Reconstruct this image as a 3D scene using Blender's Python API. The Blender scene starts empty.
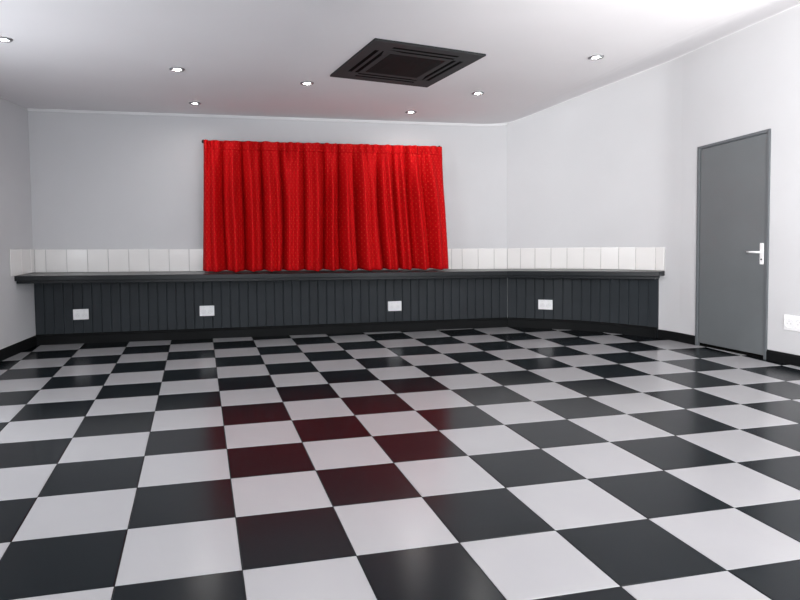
import bpy, bmesh, math, random
from mathutils import Vector, Matrix
random.seed(7)
T = 0.45                      # one floor tile = 0.45 m; shapes below are laid out in tiles
S = bpy.context.scene
COL = S.collection
V = Vector
ROT = Matrix.Rotation(math.atan2(0.87, 12.258), 4, 'Z')    # turns the plan so that the back wall runs along x

# ------------------------------------------------------------------ materials
def mat(name, color, rough=0.5, metal=0.0, spec=0.5, bump=None, mottling=None, emit=None, rough_var=None, coat=0.0):
    m = bpy.data.materials.new(name); m.use_nodes = True
    nt = m.node_tree; N = nt.nodes; L = nt.links
    b = N['Principled BSDF']
    b.inputs['Base Color'].default_value = (*color, 1)
    b.inputs['Roughness'].default_value = rough
    b.inputs['Metallic'].default_value = metal
    b.inputs['Specular IOR Level'].default_value = spec
    b.inputs['Coat Weight'].default_value = coat
    tc = N.new('ShaderNodeTexCoord')
    if mottling:                                     # (scale, amount): faint uneven paint / wear
        n = N.new('ShaderNodeTexNoise'); n.inputs['Scale'].default_value = mottling[0]; n.inputs['Detail'].default_value = 3
        L.new(tc.outputs['Object'], n.inputs['Vector'])
        r = N.new('ShaderNodeValToRGB'); a = 2*mottling[1]
        r.color_ramp.elements[0].position = 0.1; r.color_ramp.elements[1].position = 0.9
        r.color_ramp.elements[0].color = (*[c*(1-a) for c in color], 1)
        r.color_ramp.elements[1].color = (*[min(1, c*(1+a)) for c in color], 1)
        L.new(n.outputs['Fac'], r.inputs['Fac']); L.new(r.outputs['Color'], b.inputs['Base Color'])
    if rough_var:
        n = N.new('ShaderNodeTexNoise'); n.inputs['Scale'].default_value = rough_var[0]; n.inputs['Detail'].default_value = 4
        L.new(tc.outputs['Object'], n.inputs['Vector'])
        mr = N.new('ShaderNodeMapRange'); mr.inputs['From Min'].default_value = 0.1; mr.inputs['From Max'].default_value = 0.9
        mr.inputs['To Min'].default_value = rough - rough_var[1]; mr.inputs['To Max'].default_value = rough + rough_var[1]
        L.new(n.outputs['Fac'], mr.inputs['Value']); L.new(mr.outputs['Result'], b.inputs['Roughness'])
    if bump:                                         # (scale, strength)
        n = N.new('ShaderNodeTexNoise'); n.inputs['Scale'].default_value = bump[0]; n.inputs['Detail'].default_value = 3
        L.new(tc.outputs['Object'], n.inputs['Vector'])
        bp = N.new('ShaderNodeBump'); bp.inputs['Strength'].default_value = bump[1]; bp.inputs['Distance'].default_value = 0.004
        L.new(n.outputs['Fac'], bp.inputs['Height']); L.new(bp.outputs['Normal'], b.inputs['Normal'])
    if emit:
        b.inputs['Emission Color'].default_value = (*emit[0], 1); b.inputs['Emission Strength'].default_value = emit[1]
    return m

M = {}
M['wall']    = mat('wall_paint', (0.59, 0.591, 0.605), 0.7, spec=0.25, bump=(60, 0.12), mottling=(1.3, 0.02))
M['ceiling'] = mat('ceiling_paint', (0.80, 0.785, 0.80), 0.8, spec=0.2, bump=(50, 0.1), mottling=(0.9, 0.02))
M['cornice'] = mat('cornice_paint', (0.78, 0.78, 0.79), 0.6, mottling=(6, 0.02))
M['white']   = mat('white_floor_tile', (0.395, 0.392, 0.403), 0.22, spec=0.35, mottling=(2.2, 0.02), rough_var=(1.5, 0.02))
M['black']   = mat('black_floor_tile', (0.0060, 0.0088, 0.0112), 0.21, spec=0.17, mottling=(2.2, 0.05), rough_var=(1.5, 0.02))
M['grout']   = mat('floor_grout', (0.010, 0.010, 0.011), 0.85, spec=0.05, mottling=(20, 0.1))
M['panel']   = mat('slate_paint', (0.024, 0.029, 0.034), 0.5, spec=0.25, mottling=(4, 0.08), bump=(80, 0.1))
M['shelf']   = mat('dark_shelf_paint', (0.011, 0.013, 0.015), 0.28, spec=0.3, mottling=(4, 0.08))
M['skirt']   = mat('black_skirting_paint', (0.005, 0.0055, 0.006), 0.5, spec=0.15, mottling=(6, 0.1))
M['walltile']= mat('glazed_white_tile', (0.80, 0.785, 0.77), 0.16, mottling=(3, 0.015))
M['tgrout']  = mat('wall_tile_grout', (0.52, 0.51, 0.50), 0.8, mottling=(20, 0.05))
M['door']    = mat('grey_door_paint', (0.135, 0.148, 0.154), 0.36, mottling=(2.0, 0.05), bump=(30, 0.05))
M['frame']   = mat('grey_frame_paint', (0.12, 0.132, 0.14), 0.38, mottling=(5, 0.05))
M['metal']   = mat('satin_steel', (0.93, 0.93, 0.93), 0.35, metal=0.15, rough_var=(30, 0.05))
M['plastic'] = mat('white_plastic', (0.93, 0.93, 0.94), 0.35, mottling=(30, 0.01))
M['plastic2']= mat('white_plastic_insert', (0.88, 0.88, 0.89), 0.4, mottling=(30, 0.01))
M['pin']     = mat('socket_hole', (0.58, 0.58, 0.58), 0.6, mottling=(30, 0.05))
M['acframe'] = mat('charcoal_plastic', (0.050, 0.052, 0.054), 0.6, spec=0.06, mottling=(8, 0.06))
M['acgrille']= mat('dark_grille_plastic', (0.011, 0.011, 0.011), 0.7, spec=0.1, mottling=(8, 0.06))
M['slot']    = mat('black_slot', (0.005, 0.005, 0.005), 0.8, spec=0.02, mottling=(8, 0.1))
M['ring']    = mat('brushed_nickel', (0.30, 0.30, 0.31), 0.4, metal=0.6, mottling=(40, 0.05))
M['lamp']    = mat('lamp_glow', (0.9, 0.9, 0.88), 0.4, emit=((1.0, 0.97, 0.94), 330.0))
M['rod']     = mat('black_rod', (0.012, 0.010, 0.010), 0.4, metal=0.3, mottling=(20, 0.1))
M['winframe']= mat('window_frame_paint', (0.75, 0.75, 0.75), 0.4, mottling=(10, 0.03))

def curtain_material(name, col, dot):
    m = bpy.data.materials.new(name); m.use_nodes = True
    nt = m.node_tree; N = nt.nodes; L = nt.links; b = N['Principled BSDF']
    uv = N.new('ShaderNodeUVMap'); uv.uv_map = 'cloth'
    sep = N.new('ShaderNodeSeparateXYZ'); L.new(uv.outputs['UV'], sep.inputs[0])
    def mth(op, a, bb=None):
        n = N.new('ShaderNodeMath'); n.operation = op
        for i, q in enumerate((a, bb)):
            if q is None: continue
            if isinstance(q, (int, float)): n.inputs[i].default_value = q
            else: L.new(q, n.inputs[i])
        return n.outputs[0]
    # staggered small woven dots: cos(x)+cos(y) peaks on a diamond grid (x, y are metres of cloth)
    p = 2*math.pi/0.068
    c = mth('ADD', mth('COSINE', mth('MULTIPLY', mth('ADD', sep.outputs[0], sep.outputs[1]), p)),
                   mth('COSINE', mth('MULTIPLY', mth('SUBTRACT', sep.outputs[0], sep.outputs[1]), p)))
    mr = N.new('ShaderNodeMapRange'); mr.inputs['From Min'].default_value = 1.3; mr.inputs['From Max'].default_value = 2.0
    L.new(c, mr.inputs['Value'])
    nz = N.new('ShaderNodeTexNoise'); nz.inputs['Scale'].default_value = 3.0
    L.new(uv.outputs['UV'], nz.inputs['Vector'])
    k = mth('MULTIPLY', mr.outputs['Result'], mth('MULTIPLY', nz.outputs['Fac'], 1.1))
    mx = N.new('ShaderNodeMix'); mx.data_type = 'RGBA'
    mx.inputs['A'].default_value = (*col, 1); mx.inputs['B'].default_value = (*dot, 1)
    L.new(k, mx.inputs['Factor']); L.new(mx.outputs['Result'], b.inputs['Base Color'])
    b.inputs['Roughness'].default_value = 0.7; b.inputs['Specular IOR Level'].default_value = 0.08
    b.inputs['Sheen Weight'].default_value = 0.0
    wv = N.new('ShaderNodeTexNoise'); wv.inputs['Scale'].default_value = 220; L.new(uv.outputs['UV'], wv.inputs['Vector'])
    bp = N.new('ShaderNodeBump'); bp.inputs['Strength'].default_value = 0.15; bp.inputs['Distance'].default_value = 0.002
    L.new(wv.outputs['Fac'], bp.inputs['Height']); L.new(bp.outputs['Normal'], b.inputs['Normal'])
    return m
M['curtain'] = curtain_material('red_dotted_cloth', (0.53, 0.0035, 0.006), (0.72, 0.10, 0.05))
M['heading'] = curtain_material('red_heading_cloth', (0.46, 0.003, 0.006), (0.55, 0.03, 0.03))

# ------------------------------------------------------------------ helpers
def link(o, parent=None):
    COL.objects.link(o)
    if parent: o.parent = parent
    return o
def obj(name, bm, material, parent=None, origin=V((0, 0, 0)), smooth=False, bevel=0.0):
    """link a bmesh (drawn in tiles, world space) as one mesh object; origin in tiles"""
    me = bpy.data.meshes.new(name)
    bmesh.ops.recalc_face_normals(bm, faces=bm.faces[:])
    bmesh.ops.transform(bm, matrix=Matrix.Scale(T, 4) @ ROT @ Matrix.Translation(-origin), verts=bm.verts[:])
    bm.to_mesh(me); bm.free()
    mats = material if isinstance(material, (list, tuple)) else [material]
    for m in mats: me.materials.append(m)
    if smooth:
        for p in me.polygons: p.use_smooth = True
    o = bpy.data.objects.new(name, me)
    if parent is None: o.location = (ROT @ origin)*T
    link(o, parent)
    if bevel:
        md = o.modifiers.new('bevel', 'BEVEL'); md.width = bevel; md.segments = 2; md.limit_method = 'ANGLE'; md.angle_limit = math.radians(40)
    return o
def tag(o, label, cat, group=None):
    o['label'] = label; o['category'] = cat
    if group: o['group'] = group
    return o
def thing(name, label, cat, origin, group=None):
    o = bpy.data.objects.new(name, None); o.empty_display_size = 0.1; o.location = (ROT @ origin)*T
    link(o); return tag(o, label, cat, group)
def structure(o): o['kind'] = 'structure'; return o
def dup(root, loc, rot, label):
    r = root.copy(); COL.objects.link(r); r.location = (ROT @ loc)*T; r.rotation_euler = rot; r['label'] = label
    for ch in list(root.children):
        c = ch.copy(); COL.objects.link(c); c.parent = r
        for g in list(ch.children):
            d = g.copy(); COL.objects.link(d); d.parent = c
    return r

class Wall:
    """a wall line seen in plan: s runs along it, n points into the room"""
    def __init__(self, a, b):
        self.A = V((*a, 0)); self.B = V((*b, 0)); self.L = (self.B-self.A).length
        self.d = (self.B-self.A).normalized(); self.n = V((self.d.y, -self.d.x, 0))
    def p(self, s, z, n=0.0): return self.A + self.d*s + self.n*n + V((0, 0, z))
    def rot(self): return math.atan2(self.d.y, self.d.x)

class CurvedWall(Wall):
    """the corner between the back wall and the door wall is rounded: a smooth curve through plan points"""
    def __init__(self, pts, end):
        P = [V((*q, 0)) for q in pts]; P = [P[0]*2-P[1]] + P + [V((*end, 0))]; out = []
        for i in range(1, len(P)-2):
            a, b, c, d = P[i-1:i+3]
            for k in range(12):
                t = k/12
                out.append(0.5*(2*b + (c-a)*t + (2*a-5*b+4*c-d)*t*t + (3*b-a-3*c+d)*t**3))
        out.append(P[-2]); self.pts = out; self.cum = [0.0]
        for a, b in zip(out, out[1:]): self.cum.append(self.cum[-1] + (b-a).length)
        self.L = self.cum[-1]; self.A = out[0]; self.B = out[-1]
    def dn(self, s):
        a, b = self.at(s-0.08), self.at(s+0.08); d = (b-a).normalized(); return d, V((d.y, -d.x, 0))
    def at(self, s):
        i = 0
        while i < len(self.cum)-2 and s > self.cum[i+1]: i += 1
        f = (s-self.cum[i])/(self.cum[i+1]-self.cum[i]); return self.pts[i].lerp(self.pts[i+1], f) if 0 <= f <= 1 else self.pts[i] + (self.pts[i+1]-self.pts[i])*f
    def p(self, s, z, n=0.0): return self.at(s) + self.dn(s)[1]*n + V((0, 0, z))
    def rot(self, s=0): d = self.dn(s)[0]; return math.atan2(d.y, d.x)

def hexa(bm, c):
    """eight corners: bottom ring 0-3, top ring 4-7"""
    v = [bm.verts.new(q) for q in c]
    for f in ((0, 1, 2, 3), (4, 5, 6, 7), (0, 1, 5, 4), (1, 2, 6, 5), (2, 3, 7, 6), (3, 0, 4, 7)):
        bm.faces.new([v[i] for i in f])
def wbox(bm, w, s0, s1, z0, z1, n0, n1, z1b=None, z0b=None):
    """box on a wall; z1b / z0b: top / bottom height at the s1 end"""
    if z1b is None: z1b = z1
    if z0b is None: z0b = z0
    hexa(bm, [w.p(s0, z0, n0), w.p(s1, z0b, n0), w.p(s1, z0b, n1), w.p(s0, z0, n1),
              w.p(s0, z1, n0), w.p(s1, z1b, n0), w.p(s1, z1b, n1), w.p(s0, z1, n1)])
def prism(bm, ring, depth_vec):
    a = [bm.verts.new(q) for q in ring]; b = [bm.verts.new(q+depth_vec) for q in ring]
    bm.faces.new(a); bm.faces.new(b[::-1])
    for i in range(len(a)): bm.faces.new([a[i], a[(i+1) % len(a)], b[(i+1) % len(a)], b[i]])
def lathe(bm, prof, centre, ax, u, w, seg=32, cap=True):
    """prof: list of (radius, height along ax)"""
    rings = []
    for r, h in prof:
        rings.append([bm.verts.new(centre + ax*h + (u*math.cos(2*math.pi*i/seg) + w*math.sin(2*math.pi*i/seg))*r) for i in range(seg)])
    for a, b in zip(rings, rings[1:]):
        for i in range(seg): bm.faces.new([a[i], a[(i+1) % seg], b[(i+1) % seg], b[i]])
    if cap: bm.faces.new(rings[0]); bm.faces.new(rings[-1])
def tube(bm, pts, r, seg=12, up=V((0, 0, 1))):
    rings = []
    for i, q in enumerate(pts):
        t = (pts[min(i+1, len(pts)-1)] - pts[max(i-1, 0)]).normalized()
        a = t.cross(up); a = a.normalized() if a.length > 1e-4 else t.orthogonal().normalized()
        b = t.cross(a); rr = r[i] if isinstance(r, (list, tuple)) else r
        rings.append([bm.verts.new(q + (a*math.cos(2*math.pi*k/seg) + b*math.sin(2*math.pi*k/seg))*rr) for k in range(seg)])
    for a, b in zip(rings, rings[1:]):
        for k in range(seg): bm.faces.new([a[k], a[(k+1) % seg], b[(k+1) % seg], b[k]])
    bm.faces.new(rings[0]); bm.faces.new(rings[-1])

# ------------------------------------------------------------------ plan of the room (tiles)
A = (-3.21, 10.87); B = (9.048, 10.0); E = (11.843, 6.75)
YB = -9.0
Ld = V((-3.534-A[0], 8.983-A[1])); LF = (A[0] + Ld.x*(YB-A[1])/Ld.y, YB)           # left wall runs on past the camera
Rd = V((12.081-E[0], 4.634-E[1])); RF = (E[0] + Rd.x*(YB-E[1])/Rd.y, YB)
WL, WB, WR, WF = Wall(LF, A), Wall(A, B), Wall(E, RF), Wall(RF, LF)
WD = CurvedWall([B, (9.83, 9.46), (10.58, 8.90), (11.23, 8.14), (11.69, 7.36), E], (E[0]+0.067, E[1]-0.6))

def ceil_z(x, y):
    """the ceiling is level over most of the room and rises towards the door wall"""
    db = (10.228 - 0.07097*x) - y
    db = 7 - 0.8*math.log1p(math.exp(min(40, (7-db)/0.8)))
    w = min(1, max(0, (x+3.2)/15.3)); k = 0.25
    sp = k*math.log1p(math.exp(max(-40, min(40, (min(x, 12.3)-9.05)/k))))
    return 5.739373 - 0.0231705*min(x, 9) + 0.08404*db*w + 0.424601*sp - 0.030566*sp*sp

# floor: tiles with thin grout joints
xi = [-3.112, -2.066, -0.989, 0.048, 1.08, 2.075, 3.04, 4.006, 5.002, 5.997, 6.994, 8.015, 9.01, 9.977, 10.924]
yj = [-2.025, -1.048, -0.024, 0.996, 2.019, 3.023, 4.059, 5.05, 6.026, 7.02, 8.012, 8.965, 9.927]
xi = [xi[0]-k for k in range(5, 0, -1)] + xi + [xi[-1]+k for k in range(1, 5)]; i0 = -3-5
yj = [yj[0]-k for k in range(8, 0, -1)] + yj + [yj[-1]+1]; j0 = -2-8
bm = bmesh.new()
g = 0.009
for a in range(len(xi)-1):
    for b in range(len(yj)-1):
        x0, x1, y0, y1 = xi[a]+g, xi[a+1]-g, yj[b]+g, yj[b+1]-g
        f = bm.faces.new([bm.verts.new(q) for q in ((x0, y0, 0), (x1, y0, 0), (x1, y1, 0), (x0, y1, 0))])
        f.material_index = 0 if (a+i0+b+j0) % 2 else 1
        e = g*0.55
        ring = [(x0-e, y0-e, -0.004), (x1+e, y0-e, -0.004), (x1+e, y1+e, -0.004), (x0-e, y1+e, -0.004)]
        rv = [bm.verts.new(q) for q in ring]; fv = list(f.verts)
        for k in range(4):
            s = bm.faces.new([rv[k], rv[(k+1) % 4], fv[(k+1) % 4], fv[k]]); s.material_index = f.material_index
f = bm.faces.new([bm.verts.new(q) for q in ((xi[0], yj[0], -0.005), (xi[-1], yj[0], -0.005), (xi[-1], yj[-1], -0.005), (xi[0], yj[-1], -0.005))]); f.material_index = 2
for w in (WL, WB, WR, WF):
    bmesh.ops.bisect_plane(bm, geom=bm.verts[:]+bm.edges[:]+bm.faces[:], plane_co=w.A - w.n*0.2, plane_no=-w.n, clear_outer=True)
structure(obj('floor', bm, [M['white'], M['black'], M['grout']]))

# ceiling slab
bm = bmesh.new(); nx, ny = 84, 82
grid = [[None]*(ny+1) for _ in range(nx+1)]
for a in range(nx+1):
    for b in range(ny+1):
        x = -7.2 + a*21.4/nx; y = -9.4 + b*20.8/ny
        grid[a][b] = bm.verts.new((x, y, ceil_z(x, y)))
for a in range(nx):
    for b in range(ny): bm.faces.new([grid[a][b], grid[a+1][b], grid[a+1][b+1], grid[a][b+1]])
for w in (WL, WB, WR, WF):
    bmesh.ops.bisect_plane(bm, geom=bm.verts[:]+bm.edges[:]+bm.faces[:], plane_co=w.A - w.n*0.3, plane_no=-w.n, clear_outer=True)
ext = bmesh.ops.extrude_face_region(bm, geom=bm.faces[:])
bmesh.ops.translate(bm, vec=(0, 0, 0.3), verts=[v for v in ext['geom'] if isinstance(v, bmesh.types.BMVert)])
structure(obj('ceiling', bm, M['ceiling'], smooth=False))

# walls; the side window and the two rear windows lie behind the photographer
TH = 0.33
def wall(name, w, z, openings=(), lo=0.0, hi=None):
    bm = bmesh.new(); hi = w.L if hi is None else hi; s = lo
    for (s0, s1, z0, z1a, z1b) in openings:
        wbox(bm, w, s, s0, -0.02, z, -TH, 0)
        if z0 > 0.05: wbox(bm, w, s0, s1, -0.02, z0, -TH, 0)
        wbox(bm, w, s0, s1, z1a, z, -TH, 0, z0b=z1b)
        s = s1
    wbox(bm, w, s, hi, -0.02, z, -TH, 0)
    return structure(obj(name, bm, M['wall']))
DS0, DS1, DZ0, DZ1 = 0.462, 2.205, 4.520, 4.695           # door frame on the right wall
LW = (8.2, 16.2, 1.7, 4.4, 4.4)
RW = (11.0, 16.5, 1.2, 5.2, 5.2)
RW0 = (2.5, 8.0, 1.2, 5.2, 5.2)
wall('wall_left', WL, 6.1, [LW])
wall('wall_back', WB, 6.1, lo=-0.35, hi=WB.L+0.2)
bm = bmesh.new()
def sweep(bm, w, s0, s1, prof, steps):
    """sweep a profile of (n, z) or callable(s) -> profile along a wall"""
    prev = first = None
    for k in range(steps+1):
        q = s0 + (s1-s0)*k/steps; pr = prof(q) if callable(prof) else prof
        ring = [bm.verts.new(w.p(q, z, n)) for n, z in pr]
        if prev:
            for i in range(len(ring)): bm.faces.new([prev[i], prev[(i+1) % len(ring)], ring[(i+1) % len(ring)], ring[i]])
        else: first = ring
        prev = ring
    bm.faces.new(first); bm.faces.new(prev[::-1])
sweep(bm, WD, 0, WD.L, [(0, -0.02), (0, 7.4), (-TH, 7.4), (-TH, -0.02)], 64)
wc = structure(obj('wall_corner', bm, M['wall']))
for p in wc.data.polygons: p.use_smooth = abs(p.normal.z) < 0.5
md = wc.modifiers.new('edges', 'EDGE_SPLIT'); md.split_angle = math.radians(40)
wall('wall_right', WR, 7.4, [(DS0+0.02, DS1-0.02, 0, DZ0-0.02, DZ1-0.02)])
wall('wall_front', WF, 7.4, [RW0, RW], lo=-0.3, hi=WF.L+0.3)

# cornice strips at the top of the walls
def cornice(name, w, s0, s1, hgt, dep, steps=60):
    bm = bmesh.new(); prev = None
    for k in range(steps+1):
        s = s0 + (s1-s0)*k/steps
        q = w.p(s, 0, 0.0); zt = ceil_z(q.x, q.y)
        q2 = w.p(s, 0, dep); zt2 = ceil_z(q2.x, q2.y)
        ring = [bm.verts.new(w.p(s, zt-hgt, 0)), bm.verts.new(w.p(s, zt-hgt, dep*0.35)), bm.verts.new(w.p(s, zt2-hgt*0.35, dep)), bm.verts.new(w.p(s, zt2, dep)), bm.verts.new(w.p(s, zt, 0))]
        if prev:
            for i in range(5): bm.faces.new([prev[i], prev[(i+1) % 5], ring[(i+1) % 5], ring[i]])
        prev = ring
    return structure(obj(name, bm, M['cornice']))
cornice('trim_1', WB, 0, WB.L, 0.055, 0.05)
cornice('trim_2', WD, 0, WD.L, 0.022, 0.022)
cornice('trim_3', WR, 0, WR.L, 0.022, 0.022)

# skirting boards
def skirting(name, w, s0, s1, h, dep, m=M['skirt']):
    bm = bmesh.new()
    prof = [(0, 0), (dep, 0), (dep, h*0.80), (dep*0.75, h*0.86), (dep*0.7, h*0.93), (dep*0.35, h), (0, h)]
    sweep(bm, w, s0, s1, prof, 1)
    return structure(obj(name, bm, m))
skirting('baseboard_left', WL, 0.05, WL.L-0.02, 0.245, 0.04)
bm = bmesh.new()
prof = [(0, 0), (.035, 0), (.035, .17), (.026, .182), (.024, .197), (.012, .212), (0, .212)]
sweep(bm, WD, 3.85, WD.L, prof, 10); sweep(bm, WR, 0.0, DS0-0.005, prof, 1)
structure(obj('baseboard_right', bm, M['skirt']))
skirting('baseboard_door', WR, DS1+0.005, WR.L-0.05, 0.215, 0.035)
skirting('baseboard_front', WF, 0.05, WF.L-0.05, 0.215, 0.035)

# ------------------------------------------------------------------ wainscot panelling with its own skirting
def shelf_zb(s): return 1.80 - 0.0172*s               # shelf height along the back wall
def shelf_zd(s): return 1.592 + 0.0148*s              # and along the angled wall
def wainscot(name, w, s0, s1, zf, label, board):
    bm = bmesh.new()
    n = max(1, round((s1-s0)/board)); bw = (s1-s0)/n
    dep, gr, gd = 0.045, 0.016, 0.02
    pts = [(s0, 0.0)]
    for k in range(n):
        a = s0 + k*bw; b = a + bw
        pts += [(a + (gr if k else 0), dep), (b - (gr if k < n-1 else 0), dep)]
        if k < n-1: pts += [(b-gr*0.3, dep-gd), (b+gr*0.3, dep-gd)]
    pts += [(s1 - (s1-s0)*k/30, 0.0) for k in range(31)][:-1]           # back edge along the wall
    lo = [bm.verts.new(w.p(s, 0.0, q)) for s, q in pts]; hi = [bm.verts.new(w.p(s, zf(s)-0.188, q)) for s, q in pts]
    m_ = len(pts)
    for i in range(m_): bm.faces.new([lo[i], lo[(i+1) % m_], hi[(i+1) % m_], hi[i]])
    bm.faces.new(lo[::-1]); bm.faces.new(hi)
    t = thing(name, label, 'wall panelling', w.p((s0+s1)/2, 0))
    obj('boards', bm, M['panel'], t, w.p((s0+s1)/2, 0))
    bm = bmesh.new()
    d0 = dep
    prof = [(d0, 0), (d0+0.045, 0), (d0+0.045, 0.20), (d0+0.03, 0.215), (d0+0.03, 0.235), (d0+0.012, 0.26), (d0, 0.26)]
    sweep(bm, w, s0, s1, prof, 1 if w is WB else 40)
    obj('skirting', bm, M['skirt'], t, w.p((s0+s1)/2, 0))
    return t
wainscot('wainscot_panelling', WB, 0.005, WB.L-0.02, shelf_zb, 'long dark slate tongue-and-groove wainscot on the back wall, under the red curtain', 0.228)
wainscot('wainscot_panelling', WD, 0.02, 3.845, shelf_zd, 'shorter dark slate tongue-and-groove wainscot on the angled wall, near the grey door', 0.235)

# continuous ledge shelf on top of the wainscot, with a moulding under its nosing
A3, B3, E3 = V((*A, 0)), V((*B, 0)), V((*E, 0))
F0, F1, F2 = V((-3.393, 9.80, 0)), V((8.65, 9.22, 0)), V((11.50, 7.03, 0))
zA, zB, zE = shelf_zb(0), shelf_zb(WB.L), shelf_zd(4.0)
def slab(bm, z_top, z_bot, inset):
    i0 = F0 + V((0.01, 1, 0))*inset; i1 = F1 + V((0.35, 0.93, 0))*inset; i2 = F2 + V((-0.75, 0.6, 0))*inset
    s_end = 4.0 - inset*1.2
    back = [(WB.p(0, zA), i0, zA), (WB.p(WB.L, zB), i1, zB+0.008)]
    for k in range(1, 25):
        q = s_end*k/24; back.append((WD.p(q, shelf_zd(q)), i1.lerp(i2, k/24), shelf_zd(q)+0.008*(1-k/24)))
    prev = None
    for b, f, zf in back:
        b = b - V((0, 0, z_top)); ff = V((f.x, f.y, zf - z_top)); dz_ = V((0, 0, z_bot-z_top))
        ring = [bm.verts.new(q) for q in (b, ff, ff-dz_, b-dz_)]
        if prev:
            for i in range(4): bm.faces.new([prev[i], prev[(i+1) % 4], ring[(i+1) % 4], ring[i]])
        else: bm.faces.new(ring)
        prev = ring
    bm.faces.new(prev[::-1])
t = thing('ledge_shelf', 'long dark ledge shelf running along the back and angled walls above the wainscot', 'shelf', WB.p(6, 1.69))
bm = bmesh.new(); slab(bm, 0.0, 0.118, 0.0); obj('shelf_board', bm, M['shelf'], t, WB.p(6, 1.69), bevel=0.006)
bm = bmesh.new(); slab(bm, 0.118, 0.188, 0.11); obj('moulding', bm, M['shelf'], t, WB.p(6, 1.69), bevel=0.004)

# tiled splashback: one course of glazed tiles standing on the shelf
def splash(name, w, s_joints, zbot, ztop, label):
    t = thing(name, label, 'tiles', w.p((s_joints[0]+s_joints[-1])/2, zbot(s_joints[0])))
    org = w.p((s_joints[0]+s_joints[-1])/2, zbot(s_joints[0]))
    bm = bmesh.new()
    a, b = s_joints[0], s_joints[-1]
    sweep(bm, w, a, b, lambda q: [(0, zbot(q)), (0.02, zbot(q)), (0.02, ztop(q)-0.006), (0, ztop(q)-0.006)], 40)
    obj('grout', bm, M['tgrout'], t, org)
    bm = bmesh.new()
    for s0, s1 in zip(s_joints, s_joints[1:]):
        e = 0.008
        wbox(bm, w, s0+e, s1-e, zbot(s0)+0.006, ztop(s0), 0.002, 0.032, z1b=ztop(s1), z0b=zbot(s1)+0.006)
    obj('tiles', bm, M['walltile'], t, org, bevel=0.003)
    return t
jb = [0.035, 0.294] + [0.294 + 0.4953*k for k in range(1, 22)]
jb = jb + [10.995 - 0.452*0 , 11.447, 11.903, WB.L-0.010]
jb = sorted(set(round(v, 3) for v in jb if v <= 10.72 or v >= 10.99))
splash('tile_splashback', WB, jb, lambda s: shelf_zb(s)+0.002, lambda s: 2.373-0.0179*s, 'long row of white glazed tiles on the back wall, running behind the red curtain')
splash('tile_splashback', WD, [0.010, 0.356, 0.737, 1.15, 1.556, 1.984, 2.411, 2.858, 3.276, 3.767, 3.995], lambda s: shelf_zd(s)+0.002, lambda s: 2.153+0.0160*s, 'row of white glazed tiles above the shelf on the angled wall')
sl = WL.L - 1.915
splash('tile_splashback', WL, [sl+0.62, sl+1.19, sl+1.70, WL.L-0.005], lambda s: 1.803, lambda s: 2.455-0.0405*(s-sl), 'short return of white glazed tiles on the left wall')

# ------------------------------------------------------------------ curtain and rod
SL, SR = (4.127, 4.218), (10.527, 10.342)              # (bottom, top) ends along the back wall
def z_top(u): return 4.982 + (4.845-4.982)*u
def z_bot(u): return 1.765 + (1.673-1.765)*u
rnd = random.Random(11)
knots = [0.0, 0.08, 0.16, 0.235, 0.31, 0.40, 0.483, 0.545, 0.612, 0.72, 0.785, 0.845, 0.91, 1.0]
amps = [0.75, 0.95, 0.75, 1.0, 0.6, 0.95, 0.7, 0.9, 1.0, 0.7, 0.75, 0.8, 0.7, 0.7]
drift = [0, 0.004, 0.0, -0.006, 0.004, -0.003, 0.002, 0.004, 0.014, 0.004, 0.003, -0.004, 0.003, 0]
def fold(u, v):
    """depth of the big folds: rounded ridges, narrower valleys; u along the rod, v from top (0) to hem (1)"""
    u2 = u + 0.006*math.sin(3.1*v + 9*u)
    k = 0
    while k < len(knots)-2 and u2 >= knots[k+1] + drift[k+1]*v: k += 1
    a = knots[k] + drift[k]*v; b = knots[k+1] + drift[k+1]*v
    f = min(1, max(0, (u2-a)/(b-a)))
    ridge = max(0.0, math.sin(math.pi*f))**0.72
    sub = 0.22*math.sin(2*math.pi*f*2 + 1.3*k)*math.sin(math.pi*f)
    return (ridge-0.5+sub)*amps[k]
def pleat(u):                                           # small gathers of the heading tape
    return math.sin(2*math.pi*(31*u + 0.35*math.sin(21*u))) * (0.6+0.4*math.sin(37*u+1))
def cloth(u0, u1, v0, v1, nu, nv, extra=0.0):
    bm = bmesh.new(); uvl = bm.loops.layers.uv.new('cloth'); rows = []; info = {}
    for j in range(nv+1):
        v = v0 + (v1-v0)*j/nv; row = []
        for i in range(nu+1):
            u = u0 + (u1-u0)*i/nu
            amp = 0.14 + 0.42*min(1, max(0, (v-0.02)/0.35))**0.8
            gath = 0.060*math.exp(-(v/0.22)**2) + 0.008*math.exp(-(v/0.4)**2)
            n = 0.38 + amp*fold(u, v) + gath*pleat(u) + extra + 0.02*v
            n = max(n, 0.09)
            s = (SL[0]*v + SL[1]*(1-v))*(1-u) + (SR[0]*v + SR[1]*(1-v))*u
            s += 0.012*math.sin(40*u + 4*v)*v
            z = z_top(u)*(1-v) + z_bot(u)*v + (0.012*pleat(u*0.7) if v <= 0 else 0) + (-0.015*fold(u, v) if v >= 0.999 else 0)
            q = bm.verts.new(WB.p(s, z, n)); info[q] = ((u*6.3*1.55)*T, (v*3.25)*T); row.append(q)
        rows.append(row)
    for a, b in zip(rows, rows[1:]):
        for i in range(nu):
            f = bm.faces.new([a[i], a[i+1], b[i+1], b[i]])
            for l in f.loops: l[uvl].uv = info[l.vert]
    return bm
org = WB.p(7.3, 1.72, 0.25)
t = thing('curtain', 'wide bright red dotted curtain gathered on a black rod, hanging over the back shelf', 'curtain', org)
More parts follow.
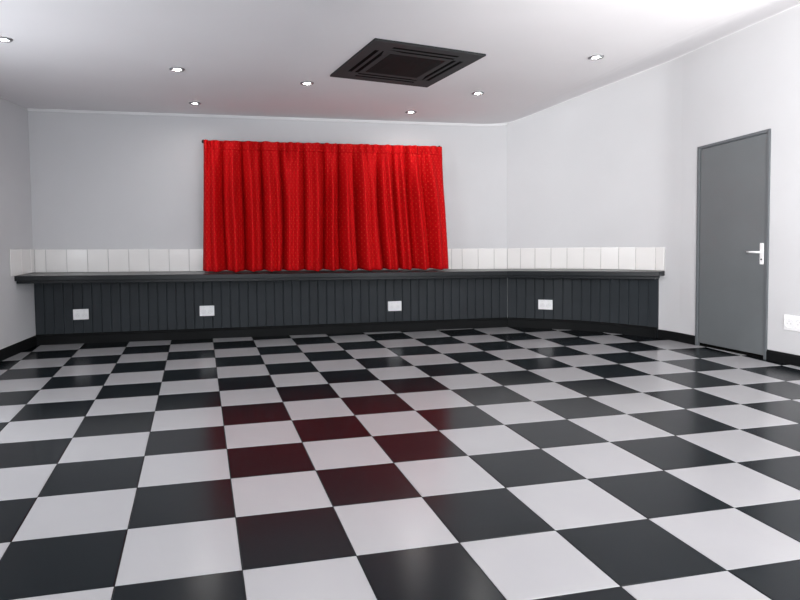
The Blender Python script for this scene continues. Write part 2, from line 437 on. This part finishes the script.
for nm, mt, args in (('cloth_panel', M['curtain'], (0, 1, 0.055, 1.0, 560, 70)), ('heading_tape', M['curtain'], (0, 1, -0.012, 0.055, 560, 8))):
    o = obj(nm, cloth(*args), mt, t, org, smooth=True)
    sd = o.modifiers.new('thickness', 'SOLIDIFY'); sd.thickness = 0.003
# hem: a turned-up strip along the lower edge
o = obj('hem', cloth(0, 1, 0.965, 1.0, 560, 3, extra=0.008), M['heading'], t, org, smooth=True)
sd = o.modifiers.new('thickness', 'SOLIDIFY'); sd.thickness = 0.002

ro = WB.p(7.28, 5.0, 0.2)
t = thing('curtain_rod', 'thin black curtain rod along the top edge of the red curtain', 'curtain rod', ro)
bm = bmesh.new(); tube(bm, [WB.p(4.235 + (10.33-4.235)*k/20, 5.012 + (4.876-5.012)*k/20, 0.20) for k in range(21)], 0.030); obj('pole', bm, M['rod'], t, ro, smooth=True)
for s, z in ((4.225, 5.012), (10.29, 4.876)):
    sg = -1 if s < 6 else 1
    bm = bmesh.new(); lathe(bm, [(0.02, 0), (0.042, 0.012), (0.05, 0.035), (0.042, 0.058), (0.015, 0.07)], WB.p(s, z, 0.20), WB.d*sg, V((0, 0, 1)), WB.n, 20)
    obj('finial', bm, M['rod'], t, ro, smooth=True)
for s in (4.45, 7.3, 10.15):
    z = 5.012 - 0.0215*(s-4.17)
    bm = bmesh.new(); wbox(bm, WB, s-0.02, s+0.02, z-0.09, z+0.05, 0, 0.02); wbox(bm, WB, s-0.012, s+0.012, z-0.045, z-0.02, 0.02, 0.205); obj('bracket', bm, M['rod'], t, ro)

# ------------------------------------------------------------------ door on the right wall
do = WR.p((DS0+DS1)/2, 0)
def dz(s): return DZ0 + (DZ1-DZ0)*(s-DS0)/(DS1-DS0)
d = bpy.data.objects.new('door_1', None); d.location = (ROT @ do)*T; link(d); structure(d)
tag(d, 'plain grey flush door with steel lever handle on the right wall', 'door')
fw = 0.062
bm = bmesh.new()
wbox(bm, WR, DS0, DS0+fw, 0, dz(DS0), -0.2, 0.035, z1b=dz(DS0+fw))
wbox(bm, WR, DS1-fw, DS1, 0, dz(DS1-fw), -0.2, 0.035, z1b=dz(DS1))
wbox(bm, WR, DS0+fw, DS1-fw, dz(DS0+fw)-fw, dz(DS0+fw), -0.2, 0.035, z1b=dz(DS1-fw), z0b=dz(DS1-fw)-fw)
obj('door_frame', bm, M['frame'], d, do, bevel=0.004)
bm = bmesh.new(); a, b = DS0+fw+0.012, DS1-fw-0.012
wbox(bm, WR, a, b, 0.075, dz(a)-fw-0.012, -0.09, 0.008, z1b=dz(b)-fw-0.012)
leaf = obj('door_leaf', bm, M['door'], d, do, bevel=0.003)
bm = bmesh.new(); wbox(bm, WR, a, b, 0.0, 0.07, -0.14, -0.03); obj('gap_shade_strip', bm, M['slot'], d, do)  # black strip standing in for the shade in the gap under the leaf
hc = 2.062
bm = bmesh.new(); wbox(bm, WR, hc-0.043, hc+0.043, 1.948, 2.386, 0.008, 0.03); hp = obj('handle_plate', bm, M['metal'], d, do, bevel=0.006)
bm = bmesh.new()
tube(bm, [WR.p(hc, 2.20, 0.03), WR.p(hc, 2.20, 0.10), WR.p(hc-0.012, 2.20, 0.125), WR.p(hc-0.04, 2.20, 0.135), WR.p(hc-0.14, 2.199, 0.135), WR.p(hc-0.25, 2.196, 0.13)], [0.026, 0.024, 0.024, 0.024, 0.022, 0.018], 14)
obj('lever_handle', bm, M['metal'], d, do, smooth=True)
bm = bmesh.new(); lathe(bm, [(0.017, 0), (0.017, 0.008), (0.006, 0.009)], WR.p(hc, 2.05, 0.03), WR.n, WR.d, V((0, 0, 1)), 16); obj('keyhole_cover', bm, M['slot'], d, do)

# ------------------------------------------------------------------ wall sockets
X, Y, Zv = V((1, 0, 0)), V((0, -1, 0)), V((0, 0, 1))     # prototype: back on y = 0, facing -y, x to its right
def lbox(bm, x0, x1, z0, z1, y0, y1):
    hexa(bm, [V((x0, -y0, z0)), V((x1, -y0, z0)), V((x1, -y1, z0)), V((x0, -y1, z0)), V((x0, -y0, z1)), V((x1, -y0, z1)), V((x1, -y1, z1)), V((x0, -y1, z1))])
def make_socket(w, h, label, loc, rot, style):
    t = thing('wall_socket', label, 'socket', V((0, 0, 0)), 'white wall sockets')
    bm = bmesh.new(); lbox(bm, -w/2, w/2, -h/2, h/2, 0.0, 0.028); obj('face_plate', bm, M['plastic'], t, bevel=0.003)
    for sx in (-1, 1):
        if style == 'switched':
            cx, cz, r = sx*w*0.22, -h*0.08, h*0.235
        else:
            cx, cz, r = sx*w*0.245, -h*0.02, h*0.36
        bm = bmesh.new(); lathe(bm, [(r, 0.026), (r, 0.033), (r*0.86, 0.036), (r*0.80, 0.029), (0.004, 0.0285)], V((cx, 0, cz)), Y, X, Zv, 28, cap=False)
        o = obj('outlet', bm, M['plastic2'], t, smooth=False)
        bm = bmesh.new()
        for px, pz in ((-0.33, -0.1), (0.33, -0.1), (0, 0.32)):
            lathe(bm, [(r*0.10, 0.0285), (r*0.10, 0.0305)], V((cx+px*r, 0, cz+pz*r)), Y, X, Zv, 10)
        obj('pin_hole', bm, M['pin'], o)
        if style == 'switched':
            bm = bmesh.new(); lbox(bm, cx-w*0.07, cx+w*0.07, h*0.24, h*0.38, 0.026, 0.036); obj('switch', bm, M['plastic2'], t, bevel=0.002)
    t.location = (ROT @ loc)*T; t.rotation_euler = (0, 0, rot)
    return t
s0 = make_socket(0.37, 0.262, 'white double socket near the left end of the long wainscot', WB.p(1.09, 0.7325, 0.045), WB.rot(), 'switched')
dup(s0, WB.p(4.178, 0.716, 0.045), (0, 0, WB.rot()), 'white double socket on the wainscot below the left edge of the red curtain')
dup(s0, WB.p(9.104, 0.6775, 0.045), (0, 0, WB.rot()), 'white double socket on the wainscot below the right part of the red curtain')
dup(s0, WD.p(1.014, 0.648, 0.045), (0, 0, WD.rot(1.014)), 'white double socket on the angled wainscot')
make_socket(0.44, 0.30, 'white double socket with two round outlets on the pale wall right of the grey door', WR.p(2.78, 0.83, 0.0), WR.rot(), 'round')

# ------------------------------------------------------------------ ceiling cassette
K = [V(q) for q in ([3.631, 3.761, 5.879], [5.832, 4.371, 5.869], [5.546, 6.634, 5.764], [3.364, 6.105, 5.801])]
def kp(u, v, h):                                        # u, v across the fascia, h below the ceiling
    q = K[0]*(1-u)*(1-v) + K[1]*u*(1-v) + K[2]*u*v + K[3]*(1-u)*v
    return q - V((0, 0, h))
def kbox(bm, u0, u1, v0, v1, h0, h1, ins=0.0):
    hexa(bm, [kp(u0+ins, v0+ins, h1), kp(u1-ins, v0+ins, h1), kp(u1-ins, v1-ins, h1), kp(u0+ins, v1-ins, h1), kp(u0, v0, h0), kp(u1, v0, h0), kp(u1, v1, h0), kp(u0, v1, h0)])
ko = kp(.5, .5, 0)
t = thing('air_conditioner', 'square charcoal cassette air conditioner set in the ceiling', 'air conditioner', ko)
bm = bmesh.new()
H0, H1 = 0.0, 0.032
g0, g1 = 0.24, 0.76                                     # intake opening
s0_, s1_, s2_, s3_ = 0.055, 0.085, 0.125, 0.155         # two slots per side
def ring_strip(a, b, h): # frame between inset a and inset b
    kbox(bm, a, 1-a, a, b, h, H1); kbox(bm, a, 1-a, 1-b, 1-a, h, H1); kbox(bm, a, b, b, 1-b, h, H1); kbox(1 and bm, 1-b, 1-a, b, 1-b, h, H1)
kbox(bm, 0, 1, 0, 1, -0.02, 0.022, 0.0)
ring_strip(0.0, 0.09, H0); ring_strip(0.195, 0.24, H0)
for side in range(4):                                   # corner webs between the slots
    pass
for (u0, u1, v0, v1) in ((.09, .2, .09, .195), (.8, .91, .09, .195), (.09, .2, .805, .91), (.8, .91, .805, .91), (.09, .195, .195, .2), (.805, .91, .195, .2), (.09, .195, .8, .805), (.805, .91, .8, .805)):
    kbox(bm, u0, u1, v0, v1, H0, H1)
obj('fascia', bm, M['acframe'], t, ko)
for (u0, u1, v0, v1) in ((.2, .8, .128, .157), (.2, .8, .843, .872), (.128, .157, .2, .8), (.843, .872, .2, .8)):
    bm = bmesh.new(); kbox(bm, u0, u1, v0, v1, 0.012, 0.031); obj('louvre_blade', bm, M['acframe'], t, ko)
for (u0, u1, v0, v1) in ((.2, .8, .092, .193), (.2, .8, .807, .908), (.092, .193, .2, .8), (.807, .908, .2, .8)):
    bm = bmesh.new(); kbox(bm, u0, u1, v0, v1, 0.021, 0.026); obj('air_outlet', bm, M['slot'], t, ko)
bm = bmesh.new()
kbox(bm, .245, .755, .245, .755, 0.02, 0.03)
for k in range(24):
    v = .25 + .5*k/23.5
    kbox(bm, .25, .75, v, v+.009, 0.029, 0.034)
for k in range(7):
    u = .25 + .49*k/6
    kbox(bm, u, u+.01, .25, .75, 0.029, 0.0335)
obj('intake_grille', bm, M['acgrille'], t, ko)

# ------------------------------------------------------------------ recessed downlights
def make_light(label):
    t = thing('downlight', label, 'ceiling light', V((0, 0, 0)), 'recessed downlights')
    dn = V((0, 0, -1))
    bm = bmesh.new(); lathe(bm, [(0.098, -0.02), (0.138, 0.0), (0.138, 0.012), (0.128, 0.022), (0.098, 0.024), (0.068, 0.004), (0.066, -0.02)], V((0, 0, 0)), dn, X, V((0, 1, 0)), 36, cap=False)
    obj('trim_ring', bm, M['ring'], t, smooth=True)
    bm = bmesh.new(); lathe(bm, [(0.064, 0.000), (0.048, 0.006), (0.022, 0.010), (0.004, 0.011)], V((0, 0, 0)), dn, X, V((0, 1, 0)), 32)
    obj('lamp_lens', bm, M['lamp'], t, smooth=True)
    return t
spots = [(-2.077, 4.567, 'recessed downlight at the far left edge of the ceiling, nearest the left wall'),
         (0.474, 6.099, 'recessed downlight left of the air conditioner, in front of the back-left one'),
         (0.783, 9.146, 'recessed downlight near the back wall, left of the red curtain'),
         (3.023, 6.789, 'recessed downlight just left of the air conditioner'),
         (6.001, 9.056, 'recessed downlight near the back wall above the right part of the red curtain'),
         (6.866, 7.016, 'recessed downlight just right of the air conditioner'),
         (7.953, 4.284, 'recessed downlight above and left of the grey door, nearest the right wall'),
         (-2.6, 0.6, None), (0.9, 1.0, None), (5.4, -0.6, None), (8.6, 0.9, None), (-3.0, -4.2, None), (2.4, -4.2, None), (7.6, -4.0, None)]
first = None
for x, y, lab in spots:
    z = ceil_z(x, y); e = 0.05
    nx_, ny_ = (ceil_z(x+e, y)-ceil_z(x-e, y))/(2*e), (ceil_z(x, y+e)-ceil_z(x, y-e))/(2*e)
    rot = (math.atan(ny_), -math.atan(nx_), 0)
    lab = lab or 'recessed downlight in the ceiling overhead, out of the picture'
    if first is None:
        first = make_light(lab); first.location = (ROT @ V((x, y, z)))*T; first.rotation_euler = rot
    else: dup(first, V((x, y, z)), rot, lab)

# ------------------------------------------------------------------ windows behind the photographer (the daylight)
def area(name, w, s0, s1, z0, z1, power, color=(1, 1, 1), n=-0.06):
    l = bpy.data.lights.new(name, 'AREA'); l.shape = 'RECTANGLE'; l.size = (s1-s0)*T*0.96; l.size_y = (z1-z0)*T*0.96
    l.energy = power; l.color = color
    o = bpy.data.objects.new(name, l); COL.objects.link(o)
    o.location = (ROT @ w.p((s0+s1)/2, (z0+z1)/2, n))*T
    o.rotation_euler = (ROT @ w.n).to_track_quat('-Z', 'Z').to_euler()
    return o
def window(idx, w, o_):
    s0, s1, z0, z1, _ = o_
    t = bpy.data.objects.new('window_%d' % idx, None); og = w.p((s0+s1)/2, z0); t.location = (ROT @ og)*T; link(t); structure(t)
    bm = bmesh.new(); f = 0.12
    wbox(bm, w, s0, s1, z0, z0+f, -0.28, -0.16); wbox(bm, w, s0, s1, z1-f, z1, -0.28, -0.16)
    n = max(2, round((s1-s0)/2.4))
    for k in range(n+1):
        c = s0 + (s1-s0-f)*k/n; wbox(bm, w, c, c+f, z0+f, z1-f, -0.28, -0.16)
    obj('window_frame', bm, M['winframe'], t, og)
    gm = bpy.data.materials.get('window_glass') or mat('window_glass', (0.95, 0.97, 0.97), 0.02, mottling=(2, 0.005))
    gm.node_tree.nodes['Principled BSDF'].inputs['Transmission Weight'].default_value = 1.0
    bm = bmesh.new(); wbox(bm, w, s0+f, s1-f, z0+f, z1-f, -0.225, -0.215); obj('pane', bm, gm, t, og)
window(1, WL, LW); window(2, WF, RW); window(3, WF, RW0)
area('left_window_daylight', WL, LW[0], LW[1], LW[2], LW[3], 130, (0.93, 0.96, 1.0))
area('rear_window_daylight', WF, RW[0], RW[1], RW[2], RW[3], 80, (0.95, 0.97, 1.0))
area('rear_window_daylight', WF, RW0[0], RW0[1], RW0[2], RW0[3], 80, (0.95, 0.97, 1.0))

# added fill light out of view beside the camera, brightening ceiling and right wall
fl = bpy.data.lights.new('added_bounce_light', 'AREA'); fl.shape = 'DISK'; fl.size = 0.5; fl.energy = 178; fl.spread = math.radians(130); fl.color = (1, 0.985, 0.97)
fo = bpy.data.objects.new('added_bounce_light', fl); COL.objects.link(fo)
fo.location = (ROT @ V((5.5, -4.8, 3.3)))*T
fo.rotation_euler = (ROT @ V((1.0, 0.85, 0.80))).to_track_quat('-Z', 'Y').to_euler()

W = bpy.data.worlds.new('sky'); S.world = W; W.use_nodes = True
W.node_tree.nodes['Background'].inputs['Color'].default_value = (0.75, 0.85, 1.0, 1)
W.node_tree.nodes['Background'].inputs['Strength'].default_value = 1.0

# ------------------------------------------------------------------ camera
yaw, pitch, roll, fpx, cx, cy = 0.21638, -0.049, -0.01426, 652.716, 342.23, 254.654
fwd = V((math.sin(yaw)*math.cos(pitch), math.cos(yaw)*math.cos(pitch), math.sin(pitch)))
r0 = V((math.cos(yaw), -math.sin(yaw), 0)); u0 = r0.cross(fwd)
r = r0*math.cos(roll) + u0*math.sin(roll); u = -r0*math.sin(roll) + u0*math.cos(roll)
cam = bpy.data.cameras.new('camera'); co = bpy.data.objects.new('camera', cam); COL.objects.link(co)
cam.sensor_fit = 'HORIZONTAL'; cam.sensor_width = 36; cam.lens = fpx/800*36
cam.shift_x = (400-cx)/800; cam.shift_y = (cy-300)/800; cam.clip_start = 0.02
mw = Matrix((( r.x, u.x, -fwd.x), (r.y, u.y, -fwd.y), (r.z, u.z, -fwd.z))).to_4x4()
mw.translation = V((0.78522, -6.50443, 2.92565))*T
co.matrix_world = ROT @ mw
S.camera = co

S.view_settings.view_transform = 'Standard'; S.view_settings.look = 'None'
S.view_settings.gamma = 1; S.view_settings.use_curve_mapping = False
S.view_settings.exposure = 0.1
